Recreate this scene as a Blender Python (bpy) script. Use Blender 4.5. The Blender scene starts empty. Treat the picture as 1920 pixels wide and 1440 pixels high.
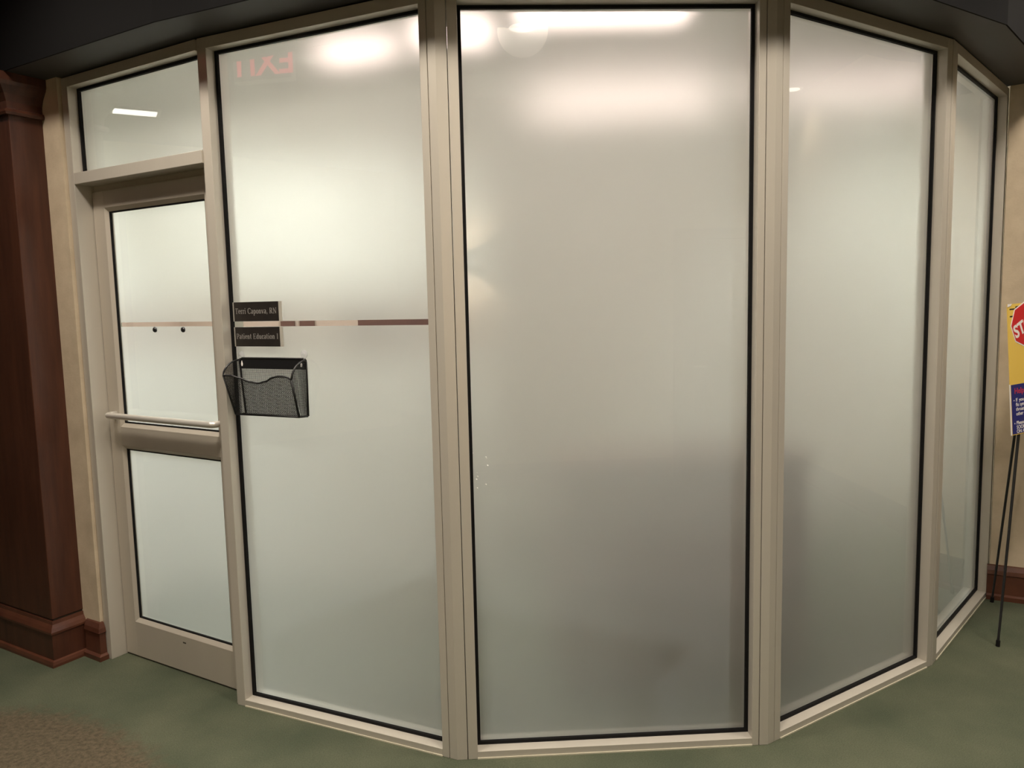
import bpy, bmesh, math, random
from mathutils import Vector, Matrix
random.seed(7)
S = bpy.context.scene
COL = S.collection
PI = math.pi

# ------------------------------------------------------------------ camera, world, exposure
cam_d = bpy.data.cameras.new('camera'); cam = bpy.data.objects.new('camera', cam_d); COL.objects.link(cam)
cam_d.sensor_width = 36.0; cam_d.sensor_fit = 'HORIZONTAL'; cam_d.lens = 1448.0 * 36 / 1920
cam_d.clip_start = 0.05; cam_d.clip_end = 60
cam.matrix_world = Matrix(((0.99975, 0.02241, 0.0, 0.0), (-0.00233, 0.10408, -0.99457, 0.0),
                           (-0.02229, 0.99432, 0.1041, 1.6), (0, 0, 0, 1)))
S.camera = cam
W = bpy.data.worlds.new('world'); S.world = W; W.use_nodes = True
W.node_tree.nodes['Background'].inputs[0].default_value = (0.02, 0.018, 0.016, 1)
W.node_tree.nodes['Background'].inputs[1].default_value = 0.3
S.view_settings.view_transform = 'Standard'
try: S.view_settings.look = 'None'
except Exception: pass
S.view_settings.exposure = 0.35
S.view_settings.gamma = 1.0
S.view_settings.use_curve_mapping = False
WARM = (1.0, 0.89, 0.76); NEUT = (0.92, 1.0, 1.0); PINK = (1.0, 0.78, 0.72)
DOWN_W = 175.0        # each lobby downlight (spot)
WASH_W = 60.0
TROF = 9.5         # emission strength of the office troffers
COOL_FILL_W = 110.0      # each added cool office fill spot
LINEAR = 9.0        # emission of far lobby ceiling panels

# ------------------------------------------------------------------ materials
def mat(name, col, rough=0.5, metal=0.0, spec=0.5, noise=None, bump=None, coat=0.0):
    """noise=(scale, colour2, amount, stretch xyz) ; bump=(scale, strength)"""
    m = bpy.data.materials.new(name); m.use_nodes = True
    nt = m.node_tree; b = nt.nodes['Principled BSDF']
    b.inputs['Base Color'].default_value = (*col, 1); b.inputs['Roughness'].default_value = rough
    b.inputs['Metallic'].default_value = metal; b.inputs['Specular IOR Level'].default_value = spec
    b.inputs['Coat Weight'].default_value = coat; b.inputs['Coat Roughness'].default_value = 0.12
    if noise or bump:
        tc = nt.nodes.new('ShaderNodeTexCoord'); mp = nt.nodes.new('ShaderNodeMapping')
        nt.links.new(tc.outputs['Object'], mp.inputs['Vector'])
    if noise:
        sc, c2, amt, st = noise
        mp.inputs['Scale'].default_value = st
        n = nt.nodes.new('ShaderNodeTexNoise'); n.inputs['Scale'].default_value = sc; n.inputs['Detail'].default_value = 6
        n.inputs['Roughness'].default_value = 0.6
        r = nt.nodes.new('ShaderNodeValToRGB'); r.color_ramp.elements[0].position = 0.3; r.color_ramp.elements[1].position = 0.7
        r.color_ramp.elements[0].color = (*col, 1)
        r.color_ramp.elements[1].color = (*[a + (b_ - a) * amt for a, b_ in zip(col, c2)], 1)
        nt.links.new(mp.outputs[0], n.inputs['Vector']); nt.links.new(n.outputs['Fac'], r.inputs['Fac'])
        nt.links.new(r.outputs['Color'], b.inputs['Base Color'])
    if bump:
        n2 = nt.nodes.new('ShaderNodeTexNoise'); n2.inputs['Scale'].default_value = bump[0]; n2.inputs['Detail'].default_value = 3
        nt.links.new(mp.outputs[0], n2.inputs['Vector'])
        bp = nt.nodes.new('ShaderNodeBump'); bp.inputs['Strength'].default_value = bump[1]; bp.inputs['Distance'].default_value = 0.004
        nt.links.new(n2.outputs['Fac'], bp.inputs['Height']); nt.links.new(bp.outputs[0], b.inputs['Normal'])
    return m

def emit(name, col, strength):
    m = bpy.data.materials.new(name); m.use_nodes = True; nt = m.node_tree
    nt.nodes.remove(nt.nodes['Principled BSDF'])
    e = nt.nodes.new('ShaderNodeEmission'); e.inputs[0].default_value = (*col, 1); e.inputs[1].default_value = strength
    nt.links.new(e.outputs[0], nt.nodes['Material Output'].inputs[0])
    return m

def glass_clear():
    m = bpy.data.materials.new('clear_glass'); m.use_nodes = True; nt = m.node_tree
    nt.nodes.remove(nt.nodes['Principled BSDF'])
    t = nt.nodes.new('ShaderNodeBsdfTransparent'); t.inputs[0].default_value = (0.965, 0.985, 0.975, 1)
    g = nt.nodes.new('ShaderNodeBsdfGlossy'); g.inputs['Roughness'].default_value = 0.012
    f = nt.nodes.new('ShaderNodeFresnel'); f.inputs[0].default_value = 1.62
    geo = nt.nodes.new('ShaderNodeNewGeometry')
    # reflect on outer side of each face only (thin architectural pane)
    mu = nt.nodes.new('ShaderNodeMath'); mu.operation = 'MULTIPLY'
    inv = nt.nodes.new('ShaderNodeMath'); inv.operation = 'SUBTRACT'; inv.inputs[0].default_value = 1.0
    nt.links.new(geo.outputs['Backfacing'], inv.inputs[1])
    nt.links.new(f.outputs[0], mu.inputs[0]); nt.links.new(inv.outputs[0], mu.inputs[1])
    x = nt.nodes.new('ShaderNodeMixShader')
    nt.links.new(mu.outputs[0], x.inputs[0]); nt.links.new(t.outputs[0], x.inputs[1]); nt.links.new(g.outputs[0], x.inputs[2])
    nt.links.new(x.outputs[0], nt.nodes['Material Output'].inputs[0])
    return m

def film_mat():
    m = bpy.data.materials.new('frosted_film'); m.use_nodes = True; nt = m.node_tree
    nt.nodes.remove(nt.nodes['Principled BSDF'])
    tr = nt.nodes.new('ShaderNodeBsdfTranslucent'); tr.inputs[0].default_value = (0.82, 0.81, 0.79, 1)
    di = nt.nodes.new('ShaderNodeBsdfDiffuse'); di.inputs[0].default_value = (0.74, 0.735, 0.72, 1)
    rf = nt.nodes.new('ShaderNodeBsdfRefraction'); rf.inputs['Color'].default_value = (0.91, 0.90, 0.885, 1)
    rf.inputs['Roughness'].default_value = 0.74; rf.inputs['IOR'].default_value = 1.18
    m1 = nt.nodes.new('ShaderNodeMixShader'); m1.inputs[0].default_value = 0.30
    m2 = nt.nodes.new('ShaderNodeMixShader'); m2.inputs[0].default_value = 0.36
    nt.links.new(tr.outputs[0], m1.inputs[1]); nt.links.new(di.outputs[0], m1.inputs[2])
    nt.links.new(m1.outputs[0], m2.inputs[1]); nt.links.new(rf.outputs[0], m2.inputs[2])
    nt.links.new(m2.outputs[0], nt.nodes['Material Output'].inputs[0])
    return m

def carpet_mat():
    m = bpy.data.materials.new('carpet'); m.use_nodes = True; nt = m.node_tree; b = nt.nodes['Principled BSDF']
    b.inputs['Roughness'].default_value = 0.95; b.inputs['Specular IOR Level'].default_value = 0.1
    L = nt.links.new; N = nt.nodes.new
    tc = N('ShaderNodeTexCoord')
    # green field
    n1 = N('ShaderNodeTexNoise'); n1.inputs['Scale'].default_value = 3.0; n1.inputs['Detail'].default_value = 4
    n2 = N('ShaderNodeTexNoise'); n2.inputs['Scale'].default_value = 210.0; n2.inputs['Detail'].default_value = 2
    n3 = N('ShaderNodeTexNoise'); n3.inputs['Scale'].default_value = 60.0; n3.inputs['Detail'].default_value = 3
    for n in (n1, n2, n3): L(tc.outputs['Object'], n.inputs['Vector'])
    r1 = N('ShaderNodeValToRGB'); e = r1.color_ramp.elements
    e[0].position = 0.3; e[0].color = (0.064, 0.076, 0.049, 1); e[1].position = 0.72; e[1].color = (0.102, 0.110, 0.072, 1)
    L(n1.outputs['Fac'], r1.inputs['Fac'])
    # tan mottled medallion
    r2 = N('ShaderNodeValToRGB'); e = r2.color_ramp.elements
    e[0].position = 0.35; e[0].color = (0.072, 0.059, 0.038, 1); e[1].position = 0.68; e[1].color = (0.118, 0.096, 0.064, 1)
    L(n3.outputs['Fac'], r2.inputs['Fac'])
    sub = N('ShaderNodeVectorMath'); sub.operation = 'SUBTRACT'; sub.inputs[1].default_value = (-2.16, 1.85, 0)
    L(tc.outputs['Object'], sub.inputs[0])
    ln = N('ShaderNodeVectorMath'); ln.operation = 'LENGTH'; L(sub.outputs[0], ln.inputs[0])
    n4 = N('ShaderNodeTexNoise'); n4.inputs['Scale'].default_value = 22.0; L(tc.outputs['Object'], n4.inputs['Vector'])
    ad = N('ShaderNodeMath'); ad.operation = 'MULTIPLY_ADD'; ad.inputs[1].default_value = 0.16
    L(n4.outputs['Fac'], ad.inputs[0]); L(ln.outputs['Value'], ad.inputs[2])
    mr = N('ShaderNodeMapRange'); mr.inputs['From Min'].default_value = 1.17; mr.inputs['From Max'].default_value = 1.27
    mr.inputs['To Min'].default_value = 1; mr.inputs['To Max'].default_value = 0
    L(ad.outputs[0], mr.inputs['Value'])
    mx = N('ShaderNodeMix'); mx.data_type = 'RGBA'
    L(mr.outputs[0], mx.inputs['Factor']); L(r1.outputs['Color'], mx.inputs[6]); L(r2.outputs['Color'], mx.inputs[7])
    # pile speckle
    r3 = N('ShaderNodeValToRGB'); e = r3.color_ramp.elements
    e[0].position = 0.3; e[0].color = (0.72, 0.72, 0.72, 1); e[1].position = 0.75; e[1].color = (1.16, 1.16, 1.16, 1)
    L(n2.outputs['Fac'], r3.inputs['Fac'])
    ml = N('ShaderNodeMix'); ml.data_type = 'RGBA'; ml.blend_type = 'MULTIPLY'; ml.inputs['Factor'].default_value = 0.8
    L(mx.outputs[2], ml.inputs[6]); L(r3.outputs['Color'], ml.inputs[7])
    L(ml.outputs[2], b.inputs['Base Color'])
    bp = N('ShaderNodeBump'); bp.inputs['Strength'].default_value = 0.6; bp.inputs['Distance'].default_value = 0.006
    L(n2.outputs['Fac'], bp.inputs['Height']); L(bp.outputs[0], b.inputs['Normal'])
    return m

M = dict(
    alu=mat('champagne_aluminium', (0.52, 0.485, 0.42), 0.42, 0.3, 0.5, noise=(6, (0.58, 0.54, 0.47), 0.5, (1, 1, 0.08)), bump=(260, 0.03)),
    door_alu=mat('door_aluminium', (0.50, 0.455, 0.385), 0.45, 0.3, 0.5, noise=(6, (0.56, 0.51, 0.435), 0.5, (1, 1, 0.1)), bump=(260, 0.03)),
    bar=mat('satin_steel', (0.72, 0.69, 0.63), 0.3, 0.55),
    rubber=mat('black_gasket', (0.004, 0.0038, 0.004), 0.7, 0, 0.2),
    sealant=mat('pale_sealant', (0.52, 0.49, 0.38), 0.6),
    seam=mat('dark_seam', (0.05, 0.045, 0.035), 0.8),
    glass=glass_clear(), film=film_mat(), carpet=carpet_mat(),
    wood=mat('mahogany', (0.042, 0.014, 0.008), 0.42, 0, 0.4, noise=(5, (0.080, 0.027, 0.014), 0.9, (6, 6, 0.5)), bump=(40, 0.05), coat=0.15),
    wood_h=mat('mahogany_trim', (0.066, 0.021, 0.012), 0.4, 0, 0.4, noise=(5, (0.105, 0.038, 0.02), 0.9, (2, 2, 2)), coat=0.2),
    beige=mat('beige_wallpaper', (0.47, 0.385, 0.275), 0.75, 0, 0.25, noise=(9, (0.60, 0.50, 0.365), 0.9, (1, 1, 1)), bump=(120, 0.15)),
    ceil=mat('charcoal_ceiling', (0.020, 0.019, 0.018), 0.6, 0, 0.4, bump=(90, 0.1)),
    soffit=mat('dark_soffit_paint', (0.038, 0.036, 0.035), 0.55, 0, 0.4),
    fascia=mat('black_fascia_paint', (0.004, 0.0038, 0.004), 0.9, 0, 0.1),
    office=mat('office_wall_paint', (0.72, 0.68, 0.60), 0.85),
    tan=mat('tan_partition_paint', (0.36, 0.25, 0.19), 0.85),
    officeceil=mat('office_ceiling_tile', (0.80, 0.78, 0.74), 0.9, noise=(40, (0.7, 0.69, 0.66), 0.6, (1, 1, 1))),
    black=mat('black_enamel', (0.010, 0.010, 0.011), 0.38),
    plate=mat('black_engraved_plastic', (0.016, 0.014, 0.013), 0.35, noise=(30, (0.03, 0.024, 0.02), 0.5, (1, 1, 1))),
    acrylic=mat('clear_acrylic_edge', (0.40, 0.38, 0.33), 0.25),
    letter=mat('engraved_letters', (0.27, 0.255, 0.235), 0.6),
    white=mat('white_print', (0.88, 0.84, 0.80), 0.6),
    yellow=mat('yellow_board', (0.84, 0.57, 0.10), 0.55, noise=(4, (0.88, 0.62, 0.13), 0.6, (1, 1, 1))),
    red=mat('red_print', (0.62, 0.018, 0.022), 0.55),
    redtxt=mat('dark_red_print', (0.50, 0.03, 0.06), 0.55),
    blue=mat('navy_print', (0.016, 0.020, 0.17), 0.55),
    ink=mat('black_ink', (0.015, 0.012, 0.010), 0.6),
    darkwood=mat('dark_furniture_wood', (0.075, 0.03, 0.022), 0.5, noise=(5, (0.11, 0.045, 0.03), 0.8, (1, 1, 6))),
    darkfab=mat('dark_upholstery', (0.03, 0.028, 0.028), 0.9, noise=(60, (0.05, 0.045, 0.045), 0.8, (1, 1, 1))),
    greyfab=mat('grey_pink_upholstery', (0.30, 0.24, 0.22), 0.9, noise=(50, (0.36, 0.30, 0.27), 0.8, (1, 1, 1))),
    cup=mat('clear_suction_cup', (0.60, 0.61, 0.64), 0.12),
    speck=mat('adhesive_glint', (0.98, 0.97, 0.92), 0.2),
    fixture=mat('white_fixture', (0.75, 0.74, 0.70), 0.5),
    nickel=mat('brushed_nickel', (0.55, 0.53, 0.50), 0.35, 0.9),
)

M['cup'].node_tree.nodes['Principled BSDF'].inputs['Alpha'].default_value = 0.28
# ------------------------------------------------------------------ helpers
class MB:
    def __init__(s): s.bm = bmesh.new()
    def box(s, x0, x1, y0, y1, z0, z1):
        v = [s.bm.verts.new(p) for p in ((x0, y0, z0), (x1, y0, z0), (x1, y1, z0), (x0, y1, z0), (x0, y0, z1), (x1, y0, z1), (x1, y1, z1), (x0, y1, z1))]
        for f in ((0, 3, 2, 1), (4, 5, 6, 7), (0, 1, 5, 4), (1, 2, 6, 5), (2, 3, 7, 6), (3, 0, 4, 7)): s.bm.faces.new([v[i] for i in f])
        return s
    def prism(s, poly, z0, z1, axis='z'):
        def P(a, b, c): return (a, b, c) if axis == 'z' else ((a, c, b) if axis == 'y' else (c, a, b))
        lo = [s.bm.verts.new(P(a, b, z0)) for a, b in poly]; hi = [s.bm.verts.new(P(a, b, z1)) for a, b in poly]
        n = len(poly)
        s.bm.faces.new(lo[::-1]); s.bm.faces.new(hi)
        for i in range(n): s.bm.faces.new((lo[i], lo[(i + 1) % n], hi[(i + 1) % n], hi[i]))
        return s
    def quad(s, *p): s.bm.faces.new([s.bm.verts.new(q) for q in p]); return s
    def tube(s, pts, r, seg=10, caps=True):
        pts = [Vector(p) for p in pts]; rings = []
        n = len(pts)
        rr = r if isinstance(r, (list, tuple)) else [r] * n
        up = Vector((0, 0, 1)); prev = None
        for i, p in enumerate(pts):
            t = (pts[min(i + 1, n - 1)] - pts[max(i - 1, 0)]).normalized()
            a = prev if prev is not None else (t.cross(up) if abs(t.dot(up)) < 0.95 else t.cross(Vector((1, 0, 0))))
            a = (a - t * a.dot(t)).normalized(); b = t.cross(a); prev = a
            rings.append([s.bm.verts.new(p + (a * math.cos(2 * PI * k / seg) + b * math.sin(2 * PI * k / seg)) * rr[i]) for k in range(seg)])
        for i in range(n - 1):
            for k in range(seg):
                s.bm.faces.new((rings[i][k], rings[i][(k + 1) % seg], rings[i + 1][(k + 1) % seg], rings[i + 1][k]))
        if caps: s.bm.faces.new(rings[0][::-1]); s.bm.faces.new(rings[-1])
        return s
    def lathe(s, prof, c=(0, 0, 0), seg=20, axis='z'):
        rings = []
        for r, z in prof:
            ring = []
            for k in range(seg):
                a = 2 * PI * k / seg; x, y = r * math.cos(a), r * math.sin(a)
                q = (x, y, z) if axis == 'z' else (x, z, y)
                ring.append(s.bm.verts.new((c[0] + q[0], c[1] + q[1], c[2] + q[2])))
            rings.append(ring)
        for i in range(len(rings) - 1):
            for k in range(seg): s.bm.faces.new((rings[i][k], rings[i][(k + 1) % seg], rings[i + 1][(k + 1) % seg], rings[i + 1][k]))
        s.bm.faces.new(rings[0][::-1]); s.bm.faces.new(rings[-1])
        return s
    def sweep(s, path, prof, closed_prof=True):
        """mitred sweep of prof [(out, z)] along plan polyline; out = to the right of travel"""
        path = [Vector(p) for p in path]; n = len(path); nr = []
        for i in range(n - 1):
            d = (path[i + 1] - path[i]).normalized(); nr.append(Vector((d.y, -d.x)))
        offs = []
        for i in range(n):
            if i == 0: offs.append(nr[0])
            elif i == n - 1: offs.append(nr[-1])
            else:
                m = (nr[i - 1] + nr[i]).normalized(); offs.append(m / m.dot(nr[i]))
        rings = [[s.bm.verts.new((path[i].x + offs[i].x * o, path[i].y + offs[i].y * o, z)) for o, z in prof] for i in range(n)]
        k = len(prof)
        for i in range(n - 1):
            for j in range(k): s.bm.faces.new((rings[i][j], rings[i][(j + 1) % k], rings[i + 1][(j + 1) % k], rings[i + 1][j]))
        s.bm.faces.new(rings[0][::-1]); s.bm.faces.new(rings[-1])
        return s
    def build(s, name, m, parent=None, bevel=0.0, smooth=False, loc=None, rotz=None):
        bmesh.ops.recalc_face_normals(s.bm, faces=s.bm.faces)
        me = bpy.data.meshes.new(name); s.bm.to_mesh(me); s.bm.free()
        me.materials.append(M[m] if isinstance(m, str) else m)
        if smooth:
            for p in me.polygons: p.use_smooth = True
        o = bpy.data.objects.new(name, me); COL.objects.link(o)
        if parent: o.parent = parent
        if loc: o.location = loc
        if rotz is not None: o.rotation_euler = (0, 0, rotz)
        if bevel:
            b = o.modifiers.new('bevel', 'BEVEL'); b.width = bevel; b.segments = 2; b.limit_method = 'ANGLE'
        return o

def empty(name, loc, rotz=0.0, parent=None):
    o = bpy.data.objects.new(name, None); COL.objects.link(o); o.empty_display_size = 0.1
    o.location = loc; o.rotation_euler = (0, 0, rotz)
    if parent: o.parent = parent
    return o
def tag(o, label, cat, group=None, kind=None):
    o['label'] = label; o['category'] = cat
    if group: o['group'] = group
    if kind: o['kind'] = kind
    return o
def box(name, m, parent, *d, bevel=0.0): return MB().box(*d).build(name, m, parent, bevel)

def text_mesh(name, body, size, m, parent, loc, rot=(PI / 2, 0, 0), extrude=0.0006, bold=0.0, align='LEFT', sx=1.0):
    cu = bpy.data.curves.new(name, 'FONT'); cu.body = body; cu.size = size; cu.extrude = extrude; cu.offset = bold; cu.align_x = align
    cu.resolution_u = 4
    t = bpy.data.objects.new(name, cu); COL.objects.link(t)
    dg = bpy.context.evaluated_depsgraph_get(); dg.update()
    me = bpy.data.meshes.new_from_object(t.evaluated_get(dg)); bpy.data.objects.remove(t); bpy.data.curves.remove(cu)
    me.name = name; me.materials.clear(); me.materials.append(M[m] if isinstance(m, str) else m)
    for v in me.vertices: v.co.x *= sx
    o = bpy.data.objects.new(name, me); COL.objects.link(o); o.parent = parent; o.location = loc; o.rotation_euler = rot
    return o

# ------------------------------------------------------------------ plan of the glazed bay (metres)
DF0 = Vector((-1.880, 3.430)); P0 = Vector((-1.145, 2.994)); R1 = Vector((-0.222, 2.574)); R2 = Vector((0.891, 2.626))
R3 = Vector((1.793, 3.198)); R4 = Vector((2.503, 3.961))
H_IN, H_TOP, ZS = 2.565, 2.605, 2.61
SILL = 0.028
def ang(a, b): d = b - a; return math.atan2(d.y, d.x)
def u_(a, b): return (b - a).normalized()
def n_in(a, b): d = u_(a, b); return Vector((-d.y, d.x))

# ------------------------------------------------------------------ floor, ceilings, walls
fl = MB().box(-7, 9.2, -1.7, 7, -0.05, 0).build('floor', 'carpet'); tag(fl, 'green carpet with a tan mottled patch in front of the glass bay', 'floor', kind='structure')
ZC = 3.32
ce = MB().box(-7, 9.2, -1.7, 7, ZC, ZC + 0.05).build('ceiling', 'ceil'); tag(ce, 'dark charcoal ceiling above the lobby', 'ceiling', kind='structure')

# dark soffit band over the glazing, with fascia up to the ceiling
uL = u_(DF0, P0)
WL = Vector((-1.930, 3.443))                      # corner of beige wall beside the door frame
pil = Vector((-2.105, 3.348))                     # toe of pilaster corner
front = [WL - uL * 4.6, DF0, P0, R1, R2, R3, Vector((2.49, 3.935)), Vector((3.75, 3.053))]
sf = MB()
SO = 0.185
sf.sweep([(p.x, p.y) for p in front[:-1]], [(SO - 0.006, ZS), (SO - 0.006, ZS + 0.012), (-0.16, ZS + 0.012), (-0.16, ZS)])
fs = MB().sweep([(p.x, p.y) for p in front[:-1]], [(SO, ZS - 0.001), (SO, ZC), (-0.16, ZC), (-0.16, ZS + 0.012), (SO - 0.006, ZS + 0.012), (SO - 0.006, ZS - 0.001)]).build('trim_6', 'fascia')
tag(fs, 'black fascia rising above the soffit edge into the dark ceiling', 'fascia', kind='structure')
so = sf.build('trim_1', 'soffit'); tag(so, 'dark painted soffit running above the faceted glass front', 'soffit', kind='structure')

def wall_poly(name, poly, z1, m, label):
    o = MB().prism([(p[0], p[1]) for p in poly], 0, z1).build(name, m); return tag(o, label, 'wall', kind='structure')
nL = Vector((-uL.y, uL.x))                         # inward
A = WL; Bp = WL + nL * 0.10; Cp = Bp - uL * 4.9; Dp = A - uL * 4.9
wall_poly('wall_left', [A, Bp, Cp, Dp], ZC, 'beige', 'narrow strip of mottled beige wallpaper between column and door frame')
uR = Vector((math.cos(math.radians(-28)), math.sin(math.radians(-28)))); nR = Vector((-uR.y, uR.x))
RW = Vector((2.488, 3.930))
wall_poly('wall_right', [RW, RW + uR * 7.4, RW + uR * 7.4 + nR * 0.12, RW + nR * 0.12], ZC, 'beige', 'mottled beige wallpapered wall behind the easel')
wall_poly('wall_back', [(-7, -1.6), (9.2, -1.6), (9.2, -1.48), (-7, -1.48)], ZC, 'beige', 'beige lobby wall facing the glass bay, seen only as reflection')
wall_poly('wall_far_left', [(-7, -1.5), (-6.88, -1.5), (-6.88, 7), (-7, 7)], ZC, 'beige', 'beige end wall far to the left of the lobby')
wall_poly('wall_far_right', [(9.0, -1.5), (9.12, -1.5), (9.12, 7), (9.0, 7)], ZC, 'beige', 'beige end wall far to the right of the lobby')

# baseboards
BB = [(0, 0), (0.030, 0), (0.030, 0.022), (0.018, 0.030), (0.016, 0.125), (0.022, 0.130), (0.018, 0.150), (0.008, 0.172), (0, 0.176)]
bb = MB().sweep([(RW.x - uR.x * 0.012, RW.y - uR.y * 0.012), (RW.x + uR.x * 7.4, RW.y + uR.y * 7.4)], [(o, z * 1.04) for o, z in BB]).build('baseboard_right', 'wood_h')
tag(bb, 'dark mahogany baseboard under the beige wall behind easel', 'baseboard', kind='structure')
nLo = -nL
w_end = Vector((-2.026, 3.479)) + nL * 0.02
bb = MB().sweep([(w_end.x, w_end.y), (WL.x, WL.y), (WL.x + nL.x * 0.012, WL.y + nL.y * 0.012)], BB).build('baseboard_left', 'wood_h')
tag(bb, 'short mahogany baseboard wrapping the wall corner beside the door', 'baseboard', kind='structure')
bb = MB().sweep([(1.83, -1.48), (-6.9, -1.48)], BB).build('baseboard_back', 'wood_h')
tag(bb, 'mahogany baseboard along the lobby wall facing the glass', 'baseboard', kind='structure')

# ------------------------------------------------------------------ pilaster (mahogany column)
col = empty('wood_column', (pil.x, pil.y, 0)); tag(col, 'dark mahogany column with stepped base at the left edge', 'column', kind='structure')
uc = -uL                                            # along left face, away from corner
path0 = [pil + uc * 0.62, pil, pil + nL * 0.16]     # travel so that "right" is outward
def rel(path): return [(p.x - pil.x, p.y - pil.y) for p in path]
toe = 0.030
inner = [p + nL * toe - uL * toe * 0 for p in path0]
base_c = pil + nL * toe - uL * toe                  # shaft-plane corner (toe inset on both faces)
bp = [base_c + uc * 0.60, base_c, base_c + nL * 0.15]
MB().sweep(rel(bp), [(-0.05, 0), (toe, 0), (toe, 0.012), (toe - 0.004, 0.026), (toe - 0.014, 0.030), (-0.05, 0.030)]).build('toe_moulding', 'wood_h', col)
MB().sweep(rel(bp), [(-0.05, 0.030), (0.016, 0.030), (0.016, 0.150), (-0.05, 0.150)]).build('plinth', 'wood', col)
MB().sweep(rel(bp), [(-0.05, 0.150), (0.021, 0.150), (0.021, 0.160), (0.014, 0.175), (0.004, 0.190), (0.002, 0.205), (-0.05, 0.205)]).build('base_moulding', 'wood_h', col)
shaft_c = base_c - nL * 0.0
q = [base_c + uc * 0.58, base_c, base_c + nL * 0.145, base_c + uc * 0.58 + nL * 0.145]
MB().prism(rel(q), 0.213, 2.46).build('shaft', 'wood', col, bevel=0.003)
MB().sweep(rel(bp), [(-0.06, 0.205), (-0.008, 0.205), (-0.008, 0.214), (-0.06, 0.214)]).build('shadow_joint', 'seam', col)
MB().sweep(rel(bp), [(-0.05, 2.445), (0.018, 2.445), (0.022, 2.455), (0.018, 2.466), (0.006, 2.472), (0.008, 2.50), (0.022, 2.53), (0.045, 2.56), (0.052, 2.575), (0.052, ZS - 0.001), (-0.05, ZS - 0.001)]).build('capital', 'wood', col)

# ------------------------------------------------------------------ glazed panels
FD = 0.112      # frame depth
GY0, GY1 = 0.042, 0.054   # gasket
def film_sheet(name, parent, x0, x1, z0, z1, y=0.0608):
    me = bpy.data.meshes.new(name); me.from_pydata([(x0, y, z0), (x1, y, z0), (x1, y, z1), (x0, y, z1)], [], [(0, 1, 2, 3)]); me.materials.append(M['film'])
    o = bpy.data.objects.new(name, me); COL.objects.link(o); o.parent = parent; return o
def gasket_ring(parent, x0, x1, z0, z1, w=0.011, y0=GY0, y1=GY1):
    box('gasket', 'rubber', parent, x0, x0 + w, y0, y1, z0, z1); box('gasket', 'rubber', parent, x1 - w, x1, y0, y1, z0, z1)
    box('gasket', 'rubber', parent, x0 + w, x1 - w, y0, y1, z0, z0 + w); box('gasket', 'rubber', parent, x0 + w, x1 - w, y0, y1, z1 - w, z1)
def panel(name, a, b, l_face, l_open, r_open, r_face, label, strip=None):
    """a,b plan ends; jamb from l_face to l_open, and r_open to r_face (distances along a->b)"""
    t = empty(name, (a.x, a.y, 0), ang(a, b)); tag(t, label, 'window', kind='structure')
    box('jamb', 'alu', t, l_face, l_open, 0, FD, 0, H_TOP, bevel=0.0015)
    box('jamb', 'alu', t, r_open, r_face, 0, FD, 0, H_TOP, bevel=0.0015)
    box('header', 'alu', t, l_open, r_open, 0, FD, H_IN, H_TOP, bevel=0.001)
    box('sill', 'alu', t, l_open, r_open, 0, FD, 0.004, SILL, bevel=0.001)
    box('sealant_bead', 'sealant', t, l_open, r_open, -0.003, 0.02, 0, 0.005)
    gasket_ring(t, l_open, r_open, SILL, H_IN)
    p = box('pane', 'glass', t, l_open + 0.002, r_open - 0.002, 0.0542, 0.0600, SILL + 0.002, H_IN - 0.002)
    if strip:
        film_sheet('film', t, l_open + 0.003, r_open - 0.003, SILL + 0.003, strip[0]); film_sheet('film', t, l_open + 0.003, r_open - 0.003, strip[1], H_IN - 0.003)
    else: film_sheet('film', t, l_open + 0.003, r_open - 0.003, SILL + 0.003, H_IN - 0.003)
    return t
def d_(a, b): return (b - a).length
g = 0.0025
wB = panel('window_1', P0, R1, 0.0, 0.041, d_(P0, R1) - 0.060, d_(P0, R1) - 0.030 - g, 'tall frosted pane with name plates and black file pocket', strip=(1.532, 1.552))
wC = panel('window_2', R1, R2, 0.036 + g, 0.072, d_(R1, R2) - 0.058, d_(R1, R2) - 0.031 - g, 'widest frosted glass panel in the middle of the bay')
wD = panel('window_3', R2, R3, 0.033 + g, 0.067, d_(R2, R3) - 0.044, d_(R2, R3) - 0.006 - g, 'frosted glass panel right of the middle pane')
wE = panel('window_4', R3, R4, 0.012 + g, 0.060, 1.012, d_(R3, R4), 'narrow-looking frosted pane angled beside the beige right wall')

def corner_post(name, a, r, c, la, lc, label):
    ua = u_(a, r); uc_ = u_(r, c); na = n_in(a, r); nc = n_in(r, c)
    p1 = r - ua * la; p2 = r + uc_ * lc
    m = (na + nc).normalized(); k = 1 / m.dot(na)
    q = [p1, r, p2, p2 + nc * 0.10, r + m * 0.10 * k, p1 + na * 0.10]
    o = MB().prism([(v.x - r.x, v.y - r.y) for v in q], 0, H_TOP).build(name, 'alu', None, bevel=0.0012, loc=(r.x, r.y, 0))
    return tag(o, label, 'mullion', kind='structure')
corner_post('trim_2', P0, R1, R2, 0.030, 0.036, 'aluminium corner mullion between name-plate pane and middle pane')
corner_post('trim_3', R1, R2, R3, 0.031, 0.033, 'aluminium corner mullion right of the middle pane')
corner_post('trim_4', R2, R3, R4, 0.006, 0.012, 'slim aluminium corner mullion beside the last angled pane')

# glue specks on the middle pane, their glint painted white
sp = MB()
for x, z in ((.083, 1.087), (.129, 1.071), (.131, 1.067), (.133, 1.042), (.098, 1.004), (.094, .994), (.126, .975), (.096, .963), (.097, 1.017)):
    r = random.uniform(0.0024, 0.0034) if x != .097 and x != .131 else 0.0014
    sp.lathe([(r * 0.2, -0.0016), (r * 0.7, -0.0012), (r, 0)], c=(x, 0.0541, z), seg=8, axis='y')
o = sp.build('adhesive_glint', 'speck', wC); o['kind'] = 'stuff'; o['label'] = 'cluster of tiny glue specks with glint painted white'

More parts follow.
